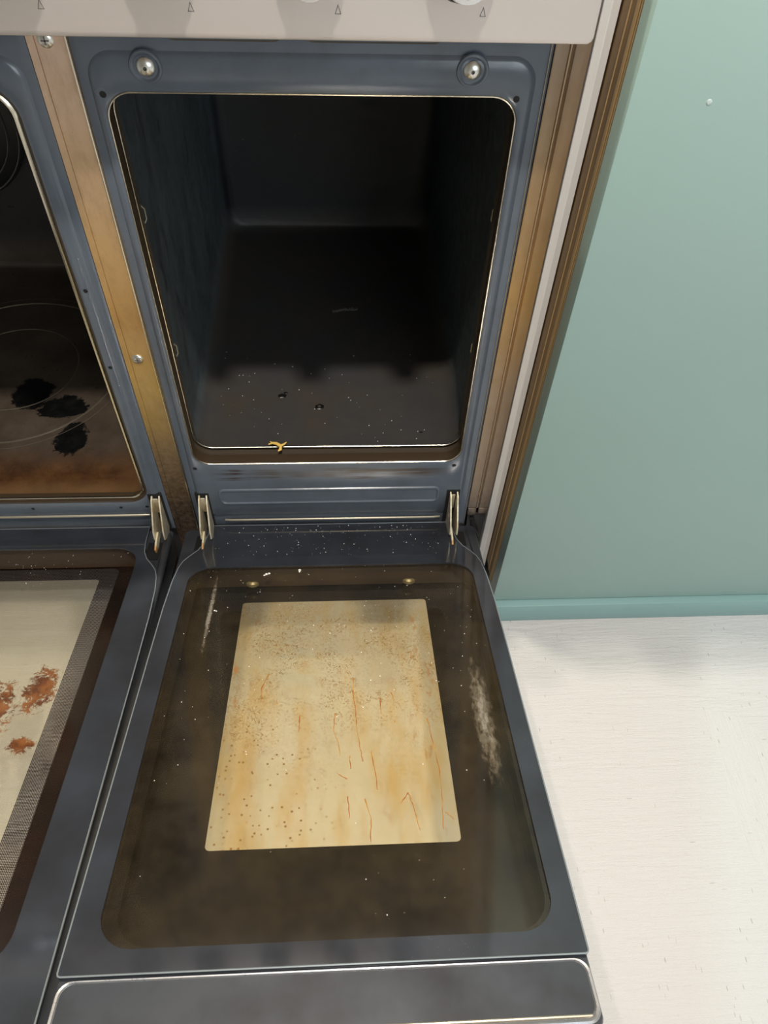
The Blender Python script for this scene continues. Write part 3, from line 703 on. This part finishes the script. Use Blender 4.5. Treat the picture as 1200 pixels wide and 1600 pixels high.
# orange drips baked on the window pane (x, distance from hinge)
DRIPS = [((.0068, .238), (.0058, .262), (.0085, .285), (.0090, .305), (.0118, .335), (.0140, .352)), ((-.0135, .290), (-.0148, .312), (-.0100, .328), (-.0080, .345)),
         ((.0230, .340), (.0260, .365), (.0270, .385)), ((.0150, .395), (.0195, .415), (.0190, .440)), ((.0480, .262), (.0500, .272)), ((.0490, .300), (.0485, .306)),
         ((-.0870, .230), (-.0930, .250), (-.0925, .270)), ((.0830, .300), (.0860, .330), (.0885, .365), (.0875, .400), (.0850, .430)), ((.0560, .390), (.0600, .405), (.0640, .430)),
         ((.0560, .390), (.0480, .402)), ((-.0010, .392), (.0000, .415)), ((.0350, .270), (.0355, .292)), ((-.0020, .372), (-.0100, .366)), ((.0720, .210), (.0760, .196)), ((.0895, .412), (.0960, .420)),
         ((-.0500, .290), (-.0505, .312)), ((-.0760, .270), (-.0740, .276)), ((.0010, .345), (.0020, .360))]
m = MB()
for dp in DRIPS:
    P = []
    for (xa, La), (xb, Lb) in zip(dp[:-1], dp[1:]):
        for i in range(5):
            a = i/5; P.append((xa+(xb-xa)*a+random.uniform(-.0005, .0005), -(La+(Lb-La)*a), -.0447))
    P.append((dp[-1][0], -dp[-1][1], -.0447))
    N = len(P); m.tube(P, [.00055*(1-.45*i/N)*random.uniform(.5, 1.5) for i in range(N)], n=5)
DRIPM = NT('baked_drips'); DRIPM.set(col=DRIPM.mix(DRIPM.ramp(DRIPM.noise(60, 3), [(.4, 0), (.6, 1)]), (.60, .32, .08), (.42, .13, .03)), rough=.4)
o = m.build('baked_drips', DRIPM.m, DR); o['kind'] = 'stuff'

# ------------------------------------------------------------------ filler strip
m = MB()
prof = [(.1922, .012), (.1922, .0005), (.1926, -.0002), (.1972, -.0034), (.1980, -.0036), (.2044, -.0012), (.2046, .012)]
n_ = len(prof)
m.add([(x, y, 0) for x, y in prof]+[(x, y, .90) for x, y in prof], [(i, (i+1) % n_, n_+(i+1) % n_, n_+i) for i in range(n_)]+[list(range(n_))[::-1], list(range(n_, 2*n_))])
FS = m.build('filler_strip', simple('white_lacquer', (.88, .875, .86), .3), None, angle=20)
tag(FS, 'white upright strip standing between the cooker side and the green cabinet', 'trim')

# ------------------------------------------------------------------ kitchen cabinet
KC = empty('kitchen_cabinet', (.72, .25, 0), 'sage green kitchen cabinet with bare plywood side edge, right of the cooker', 'cabinet')
GREEN = NT('sage_green_laminate')
if True:
    t = GREEN
    t.set(col=t.mix(t.ramp(t.noise(2.2, 3), [(.3, 0), (.7, 1)]), (.268, .382, .348), (.285, .400, .368)), rough=.42, spec=.4); t.bump(t.noise(300, 3), .03, .0005); GREEN = t.m
m = MB(); m.box(.2050, 1.25, -.070, -.0460, .0420, .90); dr_ = m.build('door_front', GREEN, KC, bevel=.0006)
m = MB(); m.box(.2052, 1.25, -.0800, -.030, .0, .0405); m.build('plinth', simple('plinth_green', (.215, .355, .345), .4), KC, bevel=.0008)
PLY = NT('plywood_edge')
if True:
    t = PLY
    g = t.noise(1, 4, .6, co=t.map(scale=(60, 60, 6)))
    t.set(col=t.mix(g, (.30, .19, .085), (.20, .125, .060)), rough=.6); PLY = t.m
PLYL = NT('plywood_light_ply')
if True:
    t = PLYL; t.set(col=t.mix(t.noise(1, 4, .6, co=t.map(scale=(60, 60, 6))), (.52, .36, .17), (.40, .26, .11)), rough=.55); PLYL = t.m
ys = [-.0455, -.0432, -.0416, -.0382, -.0322, -.0200, -.0188, .0]
for i in range(7):
    m = MB(); lt = i % 2 == 1
    m.box(.2052 if lt else .2060, .2232, ys[i], ys[i+1]-.0002, .0430, .898); m.build('ply_layer', PLYL if lt else PLY, KC)
m = MB(); m.box(.2065, .2230, .0, .56, .0430, .898); m.box(.2230, 1.25, .55, .56, .0430, .898); m.box(1.235, 1.25, -.045, .55, .0430, .898); m.build('carcass', PLY, KC)
m = MB(); m.box(.2050, 1.25, -.0700, .60, .900, .930); m.build('worktop', simple('pale_worktop', (.6, .58, .54), .4), KC, bevel=.002)
m = MB(); m.lathe([(.0022, 0), (.0016, .0006), (.0001, .0008)], (.262, -.0700, .7180), n=10); m.build('paint_chip', simple('chip', (.5, .58, .55), .5), KC)

# ------------------------------------------------------------------ crumbs
def crumb(name, pts, r, mat, label, cat, group=None):
    m = MB(); m.tube(pts, r, n=7); return tag(m.build(name, mat, None), label, cat, group)
GOLD = simple('golden_peel', (.80, .52, .12), .45)
m = MB(); bx, by, bz = -.0795, .0225, .2655
m.tube([(bx-.012, by+.000, bz+.002), (bx-.007, by+.001, bz+.0035), (bx-.002, by-.001, bz+.0045), (bx+.003, by-.004, bz+.0035), (bx+.003, by-.008, bz+.0015), (bx+.000, by-.010, bz+.0006)], [.0007, .0014, .0020, .0022, .0020, .0008], n=8)
m.tube([(bx+.002, by-.004, bz+.003), (bx+.007, by-.001, bz+.003), (bx+.010, by+.002, bz+.0035)], [.0015, .0013, .0005], n=7)
m.tube([(bx-.007, by+.001, bz+.003), (bx-.010, by+.003, bz+.0045)], [.0010, .0004], n=6)
tag(m.build('dried_peel', GOLD, None), 'golden curled scrap of dried food lying on the right oven floor edge', 'food scrap')
CR = simple('pale_crumb', (.82, .80, .74), .7)
Md = Matrix.Translation((0, -.005, .14)) @ Matrix.Rotation(TILT, 4, 'X')
def dp(x, L, h=0.): return Md @ Vector((x, -L, h))
def chip(pts, label):
    m = MB()
    for (x, L, r) in pts:
        c = dp(x, L, r*.6-.0022); rings = []
        for k in range(5):
            ph = math.pi*(k/4)-math.pi/2
            rings.append([c+Vector((math.cos(2*math.pi*i/8)*r*math.cos(ph)*random.uniform(.7, 1.2), math.sin(2*math.pi*i/8)*r*.7*math.cos(ph)*random.uniform(.7, 1.2), r*.6*math.sin(ph))) for i in range(8)])
        m.loft(rings)
    return tag(m.build('crumb', CR, None), label, 'crumb', 'white crumbs on the right oven door')
chip([(-.0960, .1050, .0022), (-.0930, .1035, .0018), (-.0985, .1065, .0014)], 'larger flaky white crumb at the hinge end of the right door glass')
chip([(-.0560, .0985, .0022), (-.0563, .1010, .0012)], 'compact white crumb on the right door glass, right of the flaky one')
chip([(-.2, 0, 0)][:0] or [(-.1500, .1700, .0012), (-.1480, .1708, .0010)], 'small pinkish white flake on the left dark border of the right door glass')
# dust and tiny crumbs, too many to count
m = MB()
def speck(c, r):
    c = Vector(c); m.add([c+Vector(v)*r for v in ((1, 0, 0), (0, 1, 0), (-1, 0, 0), (0, -1, 0), (.2, .1, .9))], [(0, 1, 4), (1, 2, 4), (2, 3, 4), (3, 0, 4)])
for i in range(150):
    x = random.uniform(-.165, .125); L = random.uniform(.004, .07) ** 1.0
    speck(dp(x, L, .0002), random.choice((.0002, .0003, .0004, .0007)))
for i in range(130):
    x = random.uniform(-.185, .152); L = .09+abs(random.gauss(0, .16))
    if L < .54: speck(dp(x, L, -.0020), random.choice((.0003, .0004, .0006)))
for i in range(40): speck(dp(random.uniform(-.43, -.27), random.uniform(.05, .12), -.0020), random.choice((.0004, .0006)))
for i in range(60): speck((random.uniform(-.16, .12), random.uniform(.03, .20), .2622), random.choice((.0004, .0007)))
o = m.build('dust', CR, RC, smooth=False); o['kind'] = 'stuff'
